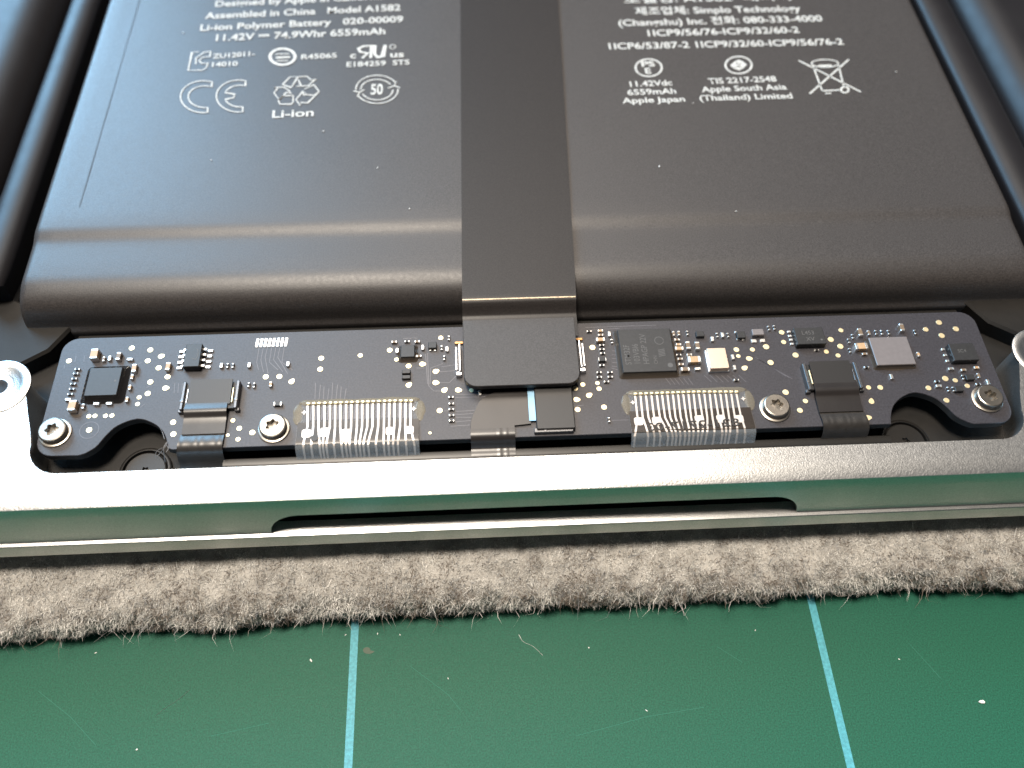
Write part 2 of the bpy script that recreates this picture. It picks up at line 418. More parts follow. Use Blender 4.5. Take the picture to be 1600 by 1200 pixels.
# ------------------------------------------------------------------ trackpad under the board
tp = thing('trackpad', (6, 55, -4.2), 'black trackpad plate in the well below the circuit board', 'trackpad')
obj('plate', box_me('plate', 105.5, 32, 1.0, M['black_well'], .15), tp, (6.1, 53.9, -4.15))
rows = []
for i in range(25):
    x = -27 + 71.5 * i / 24
    rows.append([(x, 39.75, -3.1), (x, 39.75, -1.45), (x, 39.6, -1.25), (x, 39.0, -1.2), (x, 38.75, -1.3), (x, 38.65, -1.5), (x, 38.62, -1.9), (x, 38.15, -2.0), (x, 38.1, -3.1)])
obj('stiffener_bar', loft_me('stiffener_bar', rows, M['screw_blk'], True, True, True, 30), tp)
def torx(r, k=.28, n=48): return [(r * (1 - k * (.5 - .5 * math.cos(6 * 2 * math.pi * i / n))) * math.cos(2 * math.pi * i / n), r * (1 - k * (.5 - .5 * math.cos(6 * 2 * math.pi * i / n))) * math.sin(2 * math.pi * i / n)) for i in range(n)]
def screw_me(name, R, h, rs, m, dep=.45, flange=0.0):
    n = 48
    circ = lambda r, z: [(r * math.cos(2 * math.pi * i / n), r * math.sin(2 * math.pi * i / n), z) for i in range(n)]
    rows = [circ(R, 0), circ(R, h - .16), circ(R - .05, h - .05), circ(R - .16, h)]
    rows.append([(x, y, h) for x, y in torx(rs)]); rows.append([(x * .96, y * .96, h - dep) for x, y in torx(rs)])
    rows.append(circ(.02, h - dep + .03))
    return loft_me(name, rows, m, True, True, True, 14)
for x, y, lab in ((-35.6, 39.35, 'black round trackpad screw in the notch beside the steel screw with stray threads'), (46.9, 39.55, 'black round trackpad screw in the board notch by the grey square chip')):
    t = thing('round_screw', (x, y, -3.15), lab, 'screw', 'black round trackpad screws')
    obj('collar', lathe_me('collar', [(2.75, 0), (2.75, .35), (2.6, .45), (2.42, .45), (2.36, .3), (2.36, 0)], M['screw_blk']), t, (x, y, -3.15))
    obj('head', screw_me('head', 2.22, .42, .5, M['screw_blk'], .3), t, (x, y, -3.15))

# ------------------------------------------------------------------ batteries
ZT = 2.6
bat = thing('battery_pouch', (7, 90, -4.2), 'wide black battery pouch printed with white text and symbols behind the circuit board', 'battery')
def pouch_me(name, xl, xr, stations, m, rad=1.1, zb=-4.2, nxx=70, wob=.0):
    rows = []
    for y, zt in stations:
        r = []
        r.append((xl, y, min(zb, zt - .3)))
        rr = max(.02, min(rad, (zt - zb) * .75))
        for i in range(9):
            a = math.pi - math.pi / 2 * i / 8
            r.append((xl + rr + rr * math.cos(a), y, zt - rr + rr * math.sin(a)))
        for i in range(1, nxx):
            x = xl + rr + (xr - xl - 2 * rr) * i / nxx
            r.append((x, y, zt + wob * (noise.noise((x * .05, y * .12, 1)) + .35 * noise.noise((x * .3, y * .3, 4)))))
        for i in range(9):
            a = math.pi / 2 - math.pi / 2 * i / 8
            r.append((xr - rr + rr * math.cos(a), y, zt - rr + rr * math.sin(a)))
        r.append((xr, y, min(zb, zt - .3)))
        rows.append(r)
    return loft_me(name, rows, m, True, True, True, 50)
st = [(57.35, -2.9), (57.38, -2.5), (57.48, -2.3), (57.7, -2.1), (57.85, -1.7), (58.0, -1.0), (58.2, -.3), (58.5, .35), (58.9, .85), (59.4, 1.25), (60.0, 1.58), (60.6, 1.80), (61.0, 1.93), (61.4, 2.02), (61.8, 2.07), (62.4, 2.10), (64.4, 2.12), (66.0, 2.14), (66.8, 2.16), (67.2, 2.19), (67.6, 2.26), (68.0, 2.37), (68.4, 2.48), (68.8, 2.55), (69.3, 2.59), (71.5, 2.60)] + [(73 + 3 * i, 2.6) for i in range(22)]
obj('pouch', pouch_me('pouch', -52.1, 66.9, st, M['pouch'], 1.1, wob=.035), bat)
# wrap film edge seam down the left side
V = []; F = []
ribbon([(at(217, 0, ZT).x + .01 * i, 136 - i * (136 - 72.3) / 20, ZT + .045) for i in range(21)], .16, V, F)
obj('film_seam', mesh_from('film_seam', V, F, M['ink']), bat)
# outer cells left and right: pouch and a folded round edge beside the gap
def outer_cell(sg, xa, xb, ye, lab):
    """xa..xb : folded round edge (xa nearest the centre cell), cell beyond it; ye front end"""
    t = thing('battery_cell', ((xb + sg * 12), 95, -4.2), lab, 'battery', 'outer battery cells')
    xc = (xa + xb) / 2; r = abs(xb - xa) / 2
    rows = []
    for k in range(24):
        y = ye + (136 - ye) * k / 23; e = 1 if k > 0 else .86
        row = [(xc - r * e, y, -4.2)]
        for i in range(13):
            a = math.pi - math.pi * i / 12
            row.append((xc + r * e * math.cos(a), y + (.8 * (1 - math.sin(a)) if k == 0 else 0), .35 * e + 1.25 * e * math.sin(a) + .04 * noise.noise((y * .2, i * .3, sg))))
        row.append((xc + r * e, y, -4.2)); rows.append(row)
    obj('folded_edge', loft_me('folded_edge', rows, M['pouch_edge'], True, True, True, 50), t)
    x1 = xb + sg * 1.3; x2 = xb + sg * 40
    stn = [(ye - 2.2, -1.0), (ye - 2.0, .6), (ye - 1.3, 1.6), (ye, 2.2), (ye + 3, 2.4)] + [(ye + 8 + 3 * i, 2.4) for i in range(int((132 - ye - 8) / 3) + 1)]
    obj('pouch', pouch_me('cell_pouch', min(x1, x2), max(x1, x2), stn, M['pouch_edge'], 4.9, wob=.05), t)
    return t
outer_cell(-1, -54.35, -58.6, 61.5, 'black battery cell with folded edge along the bluish side of the wide pouch')
outer_cell(1, 68.9, 74.0, 61.0, 'black battery cell with folded edge beside the crossed-out bin symbol')

# ---- printing on the pouch
ZP = ZT + .07
def text_me(s, mirror=False, bold=.012):
    cu = bpy.data.curves.new('txt', 'FONT'); cu.body = s; cu.size = 1; cu.resolution_u = 3; cu.offset = bold
    cu.extrude = 0
    o = bpy.data.objects.new('txt', cu); C.objects.link(o)
    dg = bpy.context.evaluated_depsgraph_get(); dg.update()
    me = bpy.data.meshes.new_from_object(o.evaluated_get(dg))
    bpy.data.objects.remove(o); bpy.data.curves.remove(cu)
    return me
def put_text(s, a, b, hpx, parent, z, m, name='printed_text', mirror=False, bold=.012, up=None):
    """text whose baseline runs from pixel a to pixel b; cap height hpx pixels there"""
    A, B = at(*a, z), at(*b, z)
    T = at(a[0], a[1] - hpx, z)
    me = text_me(s, bold=bold)
    xs = [v.co.x for v in me.vertices]
    if not xs: return None
    x0, x1 = min(xs), max(xs)
    ex = (B - A) / (x1 - x0); ln = (B - A).normalized(); ey = Vector((-ln.y, ln.x, 0)) * ((T - A).length / .70)
    for v in me.vertices:
        q = A + ex * (v.co.x - x0) + ey * v.co.y
        if mirror: q = A + ex * (x1 - v.co.x) + ey * v.co.y
        v.co = (q - A) * S; v.co.z = 0
    me.materials.clear(); me.materials.append(m); me.update()
    return obj(name, me, parent, A)
TX = [("Designed by Apple in California", (336, 10.5), (601, -2), 9),
      ("Assembled in China   Model A1582", (320, 29.5), (626, 16), 9.5),
      ("Li-ion Polymer Battery   020-00009", (312.5, 48), (630, 34), 9.5),
      ("11.42V \u2393 74.9Whr 6559mAh", (337, 64), (602, 53), 10),
      ("ZU12011-", (332, 91.5), (398, 87), 7.2), ("14010", (331, 104.5), (371, 102.5), 7.2),
      ("R45065", (470.5, 92.5), (526, 90), 7.4), ("E184259  STS", (541.5, 104.5), (640, 100.5), 7.6),
      ("Li-ion", (425, 184), (490, 181), 11.5),
      ("\ubaa8\ub378\uba85: A1582  \ubc30\ud130\ub9ac", (976, 4.5), (1236, -1), 9),
      ("\uc81c\uc870\uc5c5\uccb4: Simplo Technology", (993, 22.5), (1252, 17.5), 9.5),
      ("(Changshu) Inc. \uc804\ud654: 080-333-4000", (967, 40.5), (1286, 33), 9.5),
      ("1ICP9/56/76-ICP9/32/60-2", (1013, 56.5), (1250, 51), 9.5),
      ("1ICP6/53/87-2 1ICP9/32/60-ICP9/56/76-2", (952, 77), (1319, 69.5), 9.5),
      ("11.42Vdc", (985, 135.5), (1051, 133), 8.4), ("6559mAh", (981, 148.5), (1057, 146), 8.4), ("Apple Japan", (973, 161.5), (1071, 158.5), 8.4),
      ("TIS 2217-2548", (1108, 131), (1214, 127), 8.4), ("Apple South Asia", (1097, 144), (1230, 139.5), 8.4), ("(Thailand) Limited", (1094, 157.5), (1239, 153.5), 8.4)]
for s, a, b, h in TX: put_text(s, a, b, h, bat, ZP, M['print'], bold=.018)
def mark(polys, parent=None, z=ZP, m='print', name='printed_mark'):
    """polys: list of (pixel points, width mm, closed)"""
    parent = parent or bat
    V = []; F = []
    for pts, wd, cl in polys: ribbon([at(x, y, z) for x, y in pts], wd, V, F, close=cl)
    return obj(name, mesh_from(name, V, F, M[m]), parent)
def ell(cx, cy, rx, ry, a0=0, a1=360, n=28): return [(cx + rx * math.cos(math.radians(a0 + (a1 - a0) * i / n)), cy - ry * math.sin(math.radians(a0 + (a1 - a0) * i / n))) for i in range(n + (0 if a1 - a0 >= 360 else 1))]
LW = .17
# K-C mark
mark([([(310, 81), (300, 81.5), (294, 110), (316, 109.5), (322, 106), (325, 98), (315, 99), (311, 94.5), (316, 89.5), (328, 88), (329, 80), (318, 82), (306, 91), (306, 100)], LW, False)])
# circle with a bar E
mark([(ell(441.5, 88.5, 19.5, 12.6), .42, True), ([(431, 90), (453, 89)], .36, False), ([(430, 85), (436, 84), (452, 84)], .2, False), ([(432, 95), (450, 94.5)], .2, False)])
# recognised component mark: mirrored R and U, small c, us
mark([([(566, 91), (574, 83), (563, 81), (560, 76), (568, 72), (581, 71.5), (579, 90.5)], .36, False), ([(586, 70.5), (585, 84), (590, 89.5), (598, 88), (602, 70)], .42, False)])
put_text("c", (547, 91), (556, 90.7), 9.5, bat, ZP, M['print'], bold=.02); put_text("us", (610, 89.5), (631, 88.8), 9, bat, ZP, M['print'], bold=.02)
mark([(ell(613.5, 73, 4.5, 3.2), .12, True)])
# CE outlines
def ce_c(cx, cy, rx, ry, w_):
    o = ell(cx, cy, rx, ry, 68, 280, 22); i = ell(cx + 2, cy, rx - w_, ry - w_ * .8, 280, 66, 22)
    return o + i
mark([(ce_c(318, 151, 36, 25, 10), LW, True)])
mark([(ell(373, 150, 35, 25, 72, 280, 20) + ell(375, 150, 24.5, 17, 280, 198, 8) + [(365, 152.5), (367, 147)] + ell(375, 150, 24.5, 17, 162, 70, 8), LW, True)])
# recycling triangle: three outlined folded arrows (pixel outlines)
Z8 = lambda pts: [(410 + x * .075, 100 + y * .075) for x, y in pts]
mark([(Z8([(420, 425), (580, 265), (740, 265), (620, 460), (600, 490)]), LW, True), (Z8([(740, 265), (930, 255), (1010, 330), (1115, 300), (960, 450), (690, 465), (800, 440), (745, 320)]), LW, False),
      (Z8([(230, 490), (450, 480), (560, 560), (600, 610), (500, 590), (345, 740), (240, 600), (320, 500)]), LW, True), (Z8([(345, 740), (420, 660), (640, 655), (640, 790), (600, 835), (365, 835), (330, 760)]), LW, False),
      (Z8([(880, 520), (1070, 430), (1180, 570), (1080, 650), (920, 640), (850, 560), (700, 740), (790, 870), (810, 800), (940, 810), (1180, 580)]), LW, False), (Z8([(850, 590), (860, 650), (920, 640)]), LW, False)])
# two circling arrows with a number
mark([(ell(589, 139.5, 33, 22, 25, 182, 20), .17, False), (ell(588.5, 140, 25, 16, 30, 180, 18), .17, False), (ell(589, 139.5, 33, 22, 205, 362, 20), .17, False), (ell(589, 139.5, 25, 16.5, 205, 358, 18), .17, False),
      ([(552, 142), (562, 144), (569, 140)], .2, False), ([(625, 137), (616, 134), (606, 137.5)], .2, False), ([(562, 144), (558, 151)], .17, False), ([(616, 134), (619, 127)], .17, False)])
put_text("50", (579, 147.5), (598, 147), 16, bat, ZP, M['print'], bold=.02)
# round electrical safety marks
mark([(ell(1013.5, 105.8, 20.5, 13.6), .26, True)])
put_text("PS", (1003, 104), (1024, 103.3), 8, bat, ZP, M['print'], bold=.03); put_text("E", (1009, 115), (1018, 114.6), 8.5, bat, ZP, M['print'], bold=.03)
mark([(ell(1154, 101.6, 20.5, 13.4), .26, True)])
V = [tuple(at(x, y, ZP)) for x, y in [(1141, 102), (1148, 96), (1154, 93), (1161, 96), (1167, 101), (1161, 107), (1155, 110), (1147, 107)]]
o = obj('printed_mark', mesh_from('printed_mark', V, [tuple(range(7, -1, -1))], M['print']), bat)
mark([([(1150, 99), (1158, 99), (1154, 104), (1150, 99)], .1, False), ([(1149, 105), (1159, 104.5)], .1, False)], z=ZP + .02, m='ink')
# crossed-out wheeled bin
mark([([(1248, 94.5), (1345, 143.5)], .26, False)]); mark([([(1326, 93), (1265, 146.5)], .26, False)])
mark([(ell(1289, 99, 21, 6), .2, True), ([(1278, 103), (1299, 102)], .34, False), ([(1270, 102), (1285, 142.5)], .22, False), ([(1310, 101), (1318, 134)], .22, False), ([(1284, 142), (1312, 140.5)], .24, False), (ell(1320, 140.2, 6, 4.6, n=14), .26, True), ([(1289, 146), (1299, 145.5)], .22, False)])

# ------------------------------------------------------------------ broad flat cable over the battery
fc = thing('ribbon_cable', (5, 80, 1), 'broad black ribbon cable running over the battery to the circuit board', 'cable')
def fx(y): return (-.75 - .0134 * (111 - y), 13.66 - .041 * (111 - y))
secs = [(*fx(y), y, ZT + .16) for y in [136, 125, 115, 105, 95, 85, 75, 68, 62, 58.5]]
for y, z in [(57.3, 2.76), (57.0, 2.76), (56.85, 2.755), (56.7, 2.738), (56.55, 2.708), (56.4, 2.66), (56.27, 2.6), (56.15, 2.52), (55.85, 2.26), (55.5, 1.92), (55.2, 1.70), (55.0, 1.58), (54.4, 1.52), (52, 1.5)]:
    a, b = fx(y); secs.append((max(a, -1.5), max(b, 11.4), y, z))
obj('strip', strip_me('strip', secs, .13, M['flex'], 8, 70), fc)
for k, u in enumerate((.06, .36, .55, .66, .76, .86)):
    V = []; F = []
    ribbon([(fx(y)[0] + (fx(y)[1] - fx(y)[0]) * u, y, ZT + .296) for y in (134, 120, 106, 92, 80, 68, 57.6)], .16, V, F)
    obj('track_relief', mesh_from('track_relief', V, F, M['flex']), fc)
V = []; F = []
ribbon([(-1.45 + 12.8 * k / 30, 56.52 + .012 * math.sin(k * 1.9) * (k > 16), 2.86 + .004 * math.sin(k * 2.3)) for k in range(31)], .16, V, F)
obj('painted_fold_highlight', mesh_from('painted_fold_highlight', V, F, M['fold_glint']), fc)  # thin bright strip painting the lamp highlight along the bend
tabp = arc(-.1, 47.2, 1.4, 180, 270, 8) + arc(9.7, 47.2, 1.4, 270, 360, 8) + [(11.1, 54.85), (-1.5, 54.85)]
tab = obj('stiffener_tab', clean(prism_me('stiffener_tab', tabp, 1.05, 1.66, M['tab'], .07), 30), fc)
tag(tab, 'flat rounded black tab at the cable end')
obj('connector', box_me('connector', 11.6, 6.4, 1.05, M['plastic'], .1), fc, (4.8, 50.4, 0))
for sg, xx in ((-1, -1.95), (1, 11.5)):
    for dx, L, hh in ((0, 3.6, .75), (sg * .38, 3.1, .5)):
        obj('latch_clip', box_me('latch_clip', .2, L, hh, M['clip'], .04), fc, (xx + dx, 50.2, 0.02))
    obj('latch_foot', box_me('latch_foot', .65, .5, .55, M['clip'], .06), fc, (xx + sg * .12, 48.2, 0.02))
    obj('copper_pad', box_me('copper_pad', .95, .32, .22, M['copper'], .04), fc, (xx + sg * .05, 52.5, 0.02))

# ------------------------------------------------------------------ trackpad circuit board
bd = thing('circuit_board', (6, 47, -.9), 'narrow black circuit board with two arched notches crowded with tiny components', 'circuit board')
def board_outline():
    xl, xr = -46.15, 58.15
    p = []
    p += arc(xl + 1.9, 42.0, 1.9, 180, 270, 6)                     # front left foot
    p += [(xl + 4.6, 40.05)]
    La = smoothpath([(-40.9, 40.25, 0), (-39.9, 41.0, 0), (-39.2, 42.2, 0), (-38.2, 43.4, 0), (-36.3, 44.15, 0), (-34.6, 43.6, 0), (-33.4, 42.6, 0), (-32.8, 41.5, 0), (-32.5, 40.5, 0)], 4)
    p += [(q.x, q.y) for q in La] + [(-32.0, 40.35), (44.4, 40.35)]
    Ra = [(12.2 - q.x - .35, q.y) for q in La][::-1]
    p += [(x + .05, y) for x, y in Ra]
    p += [(xr - 4.8, 40.0)]
    p += arc(xr - 1.9, 41.9, 1.9, 270, 360, 6)
    p += arc(xr - 1.7, 53.1, 1.75, 0, 90, 6) + arc(xl + 1.7, 53.1, 1.75, 90, 180, 6)
    return p
me = prism_me('substrate', board_outline(), -.9, 0, M['pcb'], .06, M['pcb_edge'])
sub = obj('substrate', clean(me, 30), bd)

# gold test pads
PAD = """108 564 1|206 544 1|235 547 1|231 564 1|235 597 1|231 615 1|217.5 621 .8|215 631.5 .8|139 650.6 .8|148.5 650 .8|165 650 .8|175 649.4 .8|251.5 557 t|248 575 1|262 589 1|258.5 606.6 t|270.6 660 1|271 678.5 1
415.4 589 1|436.6 588.5 1|455.4 596.6 t|502 560 1|500.3 577 1|563 555.4 .9|609 547.3 1|619.6 562 .8|638.5 572 1|659.6 569 t|638.4 602 t|688.8 528 .9|680.6 580.6 t|680.3 598 t|694 610 t|715.6 609.6 t|736.5 610 .8|687 641.6 1|672 676.6 .5
139.4 672 1.0|364 657 .8|374 669.4 .9|394.4 676 1|372 686.5 .8|356 680 .6
925.6 543 1.1|910.6 601 .9|898.8 607 1|920 618 t|900.6 624.4 t|933.4 598.8 .8|936 607.5 .9|943.8 636.3 1|902.5 640 1|1150.6 546.5 1|1153.5 556.5 .8|1175.6 546.3 .9|1170 560.4 t|1197 542 1.1|1163 575.4 t|1204 566.6 1.1|1221.3 519.4 1|1224.4 534.6 .9|1227.5 613 1.1
1313.8 516.3 .9|1298 530.6 1.1|1313 541.3 1.1|1291 549.6 .9|1243 555 1.1|1309.4 555.6 .9|1258.4 626.7 .9|1249.8 641.3 1|1357 605.5 .9|1375.4 605.5 1|1361.6 627.6 t|1356 652.6 t
1467 504 1.1|1446.3 514.8 1|1493.5 514 1.1|1471.3 524.4 1.1|1477 591.6 1.1|1492.5 594.4 .9|1450.6 606.3 1|1511.3 603 .9|1478.8 625.6 1"""
def disc_me(r, tear=False):
    n = 16; p = []
    for i in range(n):
        a = 2 * math.pi * i / n; k = 1.0
        if tear: k = 1 + .45 * max(0, math.cos(a - .7)) ** 6
        p.append((r * k * math.cos(a), r * k * math.sin(a)))
    return prism_me('pad', p, 0, .035, M['gold'], .012)
PM = {}
for tok in PAD.replace('\n', '|').split('|'):
    x, y, k = tok.split()
    if k not in PM: PM[k] = disc_me(0.315 * (1.0 if k == 't' else float(k)), k == 't')
    obj('test_pad', PM[k], bd, at(float(x), float(y), 0), random.uniform(-.9, .9) if k == 't' else 0)
V = []; F = []; q = at(139.4, 672, .012)
ribbon([(q.x + .98 * math.cos(a * .2618), q.y + .98 * math.sin(a * .2618), .012) for a in range(24)], .09, V, F, close=True)
obj('pad_ring', mesh_from('pad_ring', V, F, M['trace']), bd)
# edge fingers
fm_ = box_me('finger', .30, 1.15, .05, M['solder'], .02)
for i in range(8): obj('contact_finger', fm_, bd, at(402 + 6.47 * i, 536 - .21 * i, 0), -.06)

# chip passives: kind -> length, width, height, body material, end length
KIND = {'r': (.62, .30, .24, 'resist', .20), 'c': (.64, .34, .32, 'ceramic', .20), 'd': (.64, .34, .30, 'ceramic_dk', .20), 'w': (.66, .36, .28, 'solder', .2),
        'C': (1.02, .52, .50, 'ceramic', .26), 'D': (1.02, .52, .48, 'ceramic_dk', .26), 'R': (.95, .5, .34, 'resist', .24), 'B': (1.30, .82, .78, 'ceramic', .30), 'L': (1.45, .85, .6, 'ceramic', .34), 'K': (.9, .52, .38, 'chip', .12)}
PARTS = """r 121 577 h|r 118.5 584 h|r 116 592 h|r 114 600 h|r 112 608 h|r 109.5 616 h|w 106.5 624.4 h|B 148 554 v|d 162.3 561.3 v|w 171.5 560 v|D 185.6 557 v|w 203 561.5 h|C 210 575.6 v|c 206.5 589 v|c 203 605.6 v|c 198.5 624.4 v|B 113.6 634.5 v|d 130 635 v|w 150.6 631 h|w 170.6 630.6 h
C 262.8 573 v|w 346 571.3 v|r 355.6 571.3 v|r 363.8 571.3 v|w 389.4 570.6 v|r 388.5 601.3 v|r 397 602 v|w 450 568.8 v|c 423 600.6 v|R 434 631.3 h
d 616 534.4 h|r 636 533.8 h|d 652 533.8 h|w 660.5 543 v|w 620.5 548 v|d 654.5 556.6 h|r 701.3 528.3 v|r 690 543.8 v|w 698.4 545.6 v|r 694 559.4 v|r 704.5 620.6 h|r 705.3 630.8 h|r 705.3 639.7 h|r 705.6 649 h|r 705.6 657.5 h|w 750 614 v
r 920.4 517.8 h|c 938 517 h|d 938.4 523.5 h|C 938 531 h|w 952 522 v|r 956 533.3 v|r 940.2 539.4 h|r 940.4 546 h|r 941.7 552 h|K 941 562 h|r 940.4 571 h|r 936 582 h|r 953 582 h|r 936.4 589.5 h|r 953.5 589 h|r 947.5 596.4 h
d 1052.5 521.4 v|d 1060.5 521 v|d 1057.8 531 h|c 1060 538.5 h|C 1061 545 h|r 1060.6 554.5 h|d 1062.5 561 h|d 1064 569.5 h|D 1070.5 577.3 h|r 1074 520.3 v|D 1075 540 v|D 1089.6 540.5 v|L 1084.4 562.3 h|d 1077 554.5 h|w 1090 576.3 h|w 1145 558 v|w 1147.8 574.4 v|w 1113 529.8 v|r 1120.6 523.8 v|w 1129 523.5 v|r 1137.5 523.8 v|r 1201.3 512.8 v|r 1210 512 v|r 1150.5 593.8 h|r 951.7 656 v
r 1276 547 h|D 1343.8 519.4 v|d 1357.5 520 v|r 1368.8 519.4 v|r 1378 519.4 v|r 1388.6 519.2 v|r 1332.5 525.6 v|r 1326.3 532.5 v|r 1328 547.5 v|L 1345.6 541.5 h|d 1351 553 h|r 1354 573.8 h|w 1393 588.5 v|D 1409 512 v|r 1430 518.8 v|c 1435 553.8 v|w 1486 576 h|d 1505.5 578 h|c 1526 574.4 h|d 1529 587 v|r 1505 589.4 v|r 1464.5 596 h|w 1467 603 h|r 1482 608 v|r 1490 608 v|r 1528.6 600.2 h|w 1543.8 597 v"""
BM = {}; EM = {}
for tok in PARTS.replace('\n', '|').split('|'):
    k, x, y, o_ = tok.split()
    L, W, Hh, bmk, e = KIND[k]
    if k not in BM:
        BM[k] = box_me('body_' + k, L - .06, W - .04, Hh - .02, M[bmk], .03, .01); EM[k] = box_me('end_' + k, e, W, Hh, M['solder'], .05)
    p = at(float(x), float(y), Hh * .7); p.z = 0
    rz = (math.pi / 2 if o_ == 'v' else 0) + random.uniform(-.04, .04)
    b = obj({'r': 'resistor', 'R': 'resistor', 'K': 'diode'}.get(k, 'capacitor'), BM[k], bd, p, rz)
    for s in (-1, 1):
        ec = bpy.data.objects.new('end_cap', EM[k]); C.objects.link(ec); ec.parent = b; ec.location = (s * (L - e) / 2 * S, 0, 0); WORLD[ec] = p

def chip(px, py, w_, d_, h_, m='chip', name='chip', fill=None, label=None, rz=0., px_z=None):
    p = at(px, py, h_); p.z = 0
    o = obj(name, box_me(name, w_, d_, h_, M[m], .06, .02), bd, p, rz)
    if label: tag(o, label)
    if fill:
        k, mk = fill
        rows = []
        for e, z in ((k, 0.005), (k * .55, h_ * .18), (k * .2, h_ * .5), (.0, h_ * .8)):
            a, b = w_ / 2 + e, d_ / 2 + e; c = .15 + e * .6
            q = arc(a - c, b - c, c, 0, 90, 4) + arc(-a + c, b - c, c, 90, 180, 4) + arc(-a + c, -b + c, c, 180, 270, 4) + arc(a - c, -b + c, c, 270, 360, 4)
            rows.append([(x, y, z) for x, y in q])
        fo = obj('underfill', loft_me('underfill', rows, M[mk], True, True, True, 60), o, p)
    return o
def pins(parent, pts, w_, d_, h_, m='solder', name='pin'):
    me = box_me(name, w_, d_, h_, M[m], .05)
    for x, y in pts:
        q = at(x, y, h_ * .6); q.z = .01; obj(name, me, parent, q)
c1 = chip(161.5, 596, 3.45, 3.55, .75, fill=(.62, 'underfill'), label='square black chip in a glossy resin fillet')
obj('pin_dot', lathe_me('pin_dot', [(.12, 0), (.12, .01), (.05, .01)], M['chip_mark']), c1, Vector((WORLD[c1].x + 1.25, WORLD[c1].y + .05, .765)))
c2 = chip(301, 555, 1.75, 3.0, .95, label='tall narrow black chip with four leads on each side')
for i in range(4):
    q = WORLD[c2]
    for s in (-1, 1):
        o = obj('lead', box_me('lead', .62, .36, .16, M['solder'], .04), c2, (q.x + s * 1.55, q.y + 1.08 - .72 * i, .01))
        obj('lead_shoulder', box_me('lead_shoulder', .42, .30, .14, M['solder'], .03), c2, (q.x + s * 1.08, q.y + 1.08 - .72 * i, .36))
V = []; F = []
ribbon([Vector((q.x + .25 + .32 * math.cos(a * .2), q.y + .1 + .75 * math.sin(a * .2), .985)) for a in range(-7, 8)], .07, V, F); ribbon([(q.x - .1, q.y - .35, .985), (q.x + .3, q.y - .55, .985)], .07, V, F)
obj('chip_marking', mesh_from('chip_marking', V, F, M['chip_mark']), c2)
c3 = chip(637, 548.5, 1.55, 1.6, .6, fill=(.35, 'tan_resin'))
chip(634.6, 580.6, .95, .5, .32, 'plastic', 'small_chip'); chip(634.6, 588.8, .95, .5, .32, 'plastic', 'small_chip')
s1 = chip(675.6, 539, .95, .85, .42, 'chip', 'small_chip'); pins(s1, [(672.5, 547.8), (679.6, 547.8)], .28, .2, .14)
c4 = chip(1010.6, 547, 6.0, 5.75, .75, fill=(.4, 'tan_resin'), label='large square black chip with rotated grey lettering')
c5 = chip(1265.5, 524.6, 3.35, 2.3, .8, label='black chip with a dot and two lines of grey marking')
pins(c5, [(1232.8, 518.5), (1234.2, 525), (1236, 531), (1237.6, 537.5)], .42, .30, .16)
c6 = chip(1394, 548, 4.45, 3.75, .62, 'chip_gr', label='flat grey metallic square chip', fill=(.25, 'tan_resin'))
c7 = chip(1506, 549.5, 2.9, 2.3, .8, label='black chip with three bright leads on one side')
pins(c7, [(1473.5, 546), (1477, 555), (1480.4, 564)], .42, .32, .16)
s2 = chip(1094, 521.5, .95, .75, .4, 'chip', 'small_chip')
s3 = chip(1158, 522.6, 1.0, .95, .45, 'chip', 'small_chip'); pins(s3, [(1149.8, 519.2), (1153, 530), (1161.3, 530.6)], .32, .26, .16)
s4 = chip(1184.4, 518.6, 1.35, .85, .5, 'chip_gr', 'small_chip'); pins(s4, [(1178, 533), (1191.3, 532.3)], .62, .46, .14)
chip(1516, 589, .95, .7, .4, 'chip', 'small_chip'); chip(1499, 607, .95, .7, .4, 'chip', 'small_chip')
cr = chip(1121.8, 559.6, 2.15, 2.75, .72, 'can', 'crystal', label='pinkish silver metal can')
obj('can_flange', box_me('can_flange', 2.4, 3.0, .2, M['clip'], .05), cr, (WORLD[cr].x, WORLD[cr].y, .005))
# laser marking on the chips
def chip_text(c, s, x0, y0, size, rz, z, m='chip_mark', sx=1.0):
    me = text_me(s, bold=.004); q = WORLD[c]
    for v in me.vertices:
        x, y = v.co.x * size * sx, v.co.y * size
        v.co = Vector((x * math.cos(rz) - y * math.sin(rz), x * math.sin(rz) + y * math.cos(rz), 0)) * S
    me.materials.clear(); me.materials.append(M[m]); me.update()
    obj('chip_marking', me, c, (q.x + x0, q.y + y0, z))
for i, (s, dx) in enumerate((("STM32F", -1.95), ("103VBI6", -.95), ("HPAGP 22V", .05), ("CHN", 1.0))):
    chip_text(c4, s, dx, -1.9, .95 if i < 3 else .6, math.pi / 2, .785, sx=.85)
V = []; F = []; q = WORLD[c4]
ribbon([(q.x + 1.55 + .5 * math.cos(a * .4), q.y + 1.2 + .5 * math.sin(a * .4), .785) for a in range(16)], .08, V, F)
for k in range(5): ribbon([(q.x + 1.25, q.y - .9 + .2 * k, .785), (q.x + 2.0, q.y - .75 + .2 * k, .785)], .1, V, F)
obj('chip_emblem', mesh_from('chip_emblem', V, F, M['chip_mark']), c4)
obj('pin_dot', lathe_me('pin_dot', [(.3, 0), (.3, .01), (.1, .01)], M['chip_mark'], 20), c4, (q.x + 2.35, q.y - 2.1, .775))
chip_text(c5, "L453", -.9, .15, .75, 0, .835); chip_text(c5, "XV", -.55, -.7, .75, 0, .835)
obj('pin_dot', lathe_me('pin_dot', [(.13, 0), (.13, .01), (.05, .01)], M['chip_mark'], 16), c5, (WORLD[c5].x + 1.2, WORLD[c5].y - .6, .825))
chip_text(c7, "SC4", -.7, -.1, .6, 0, .835)

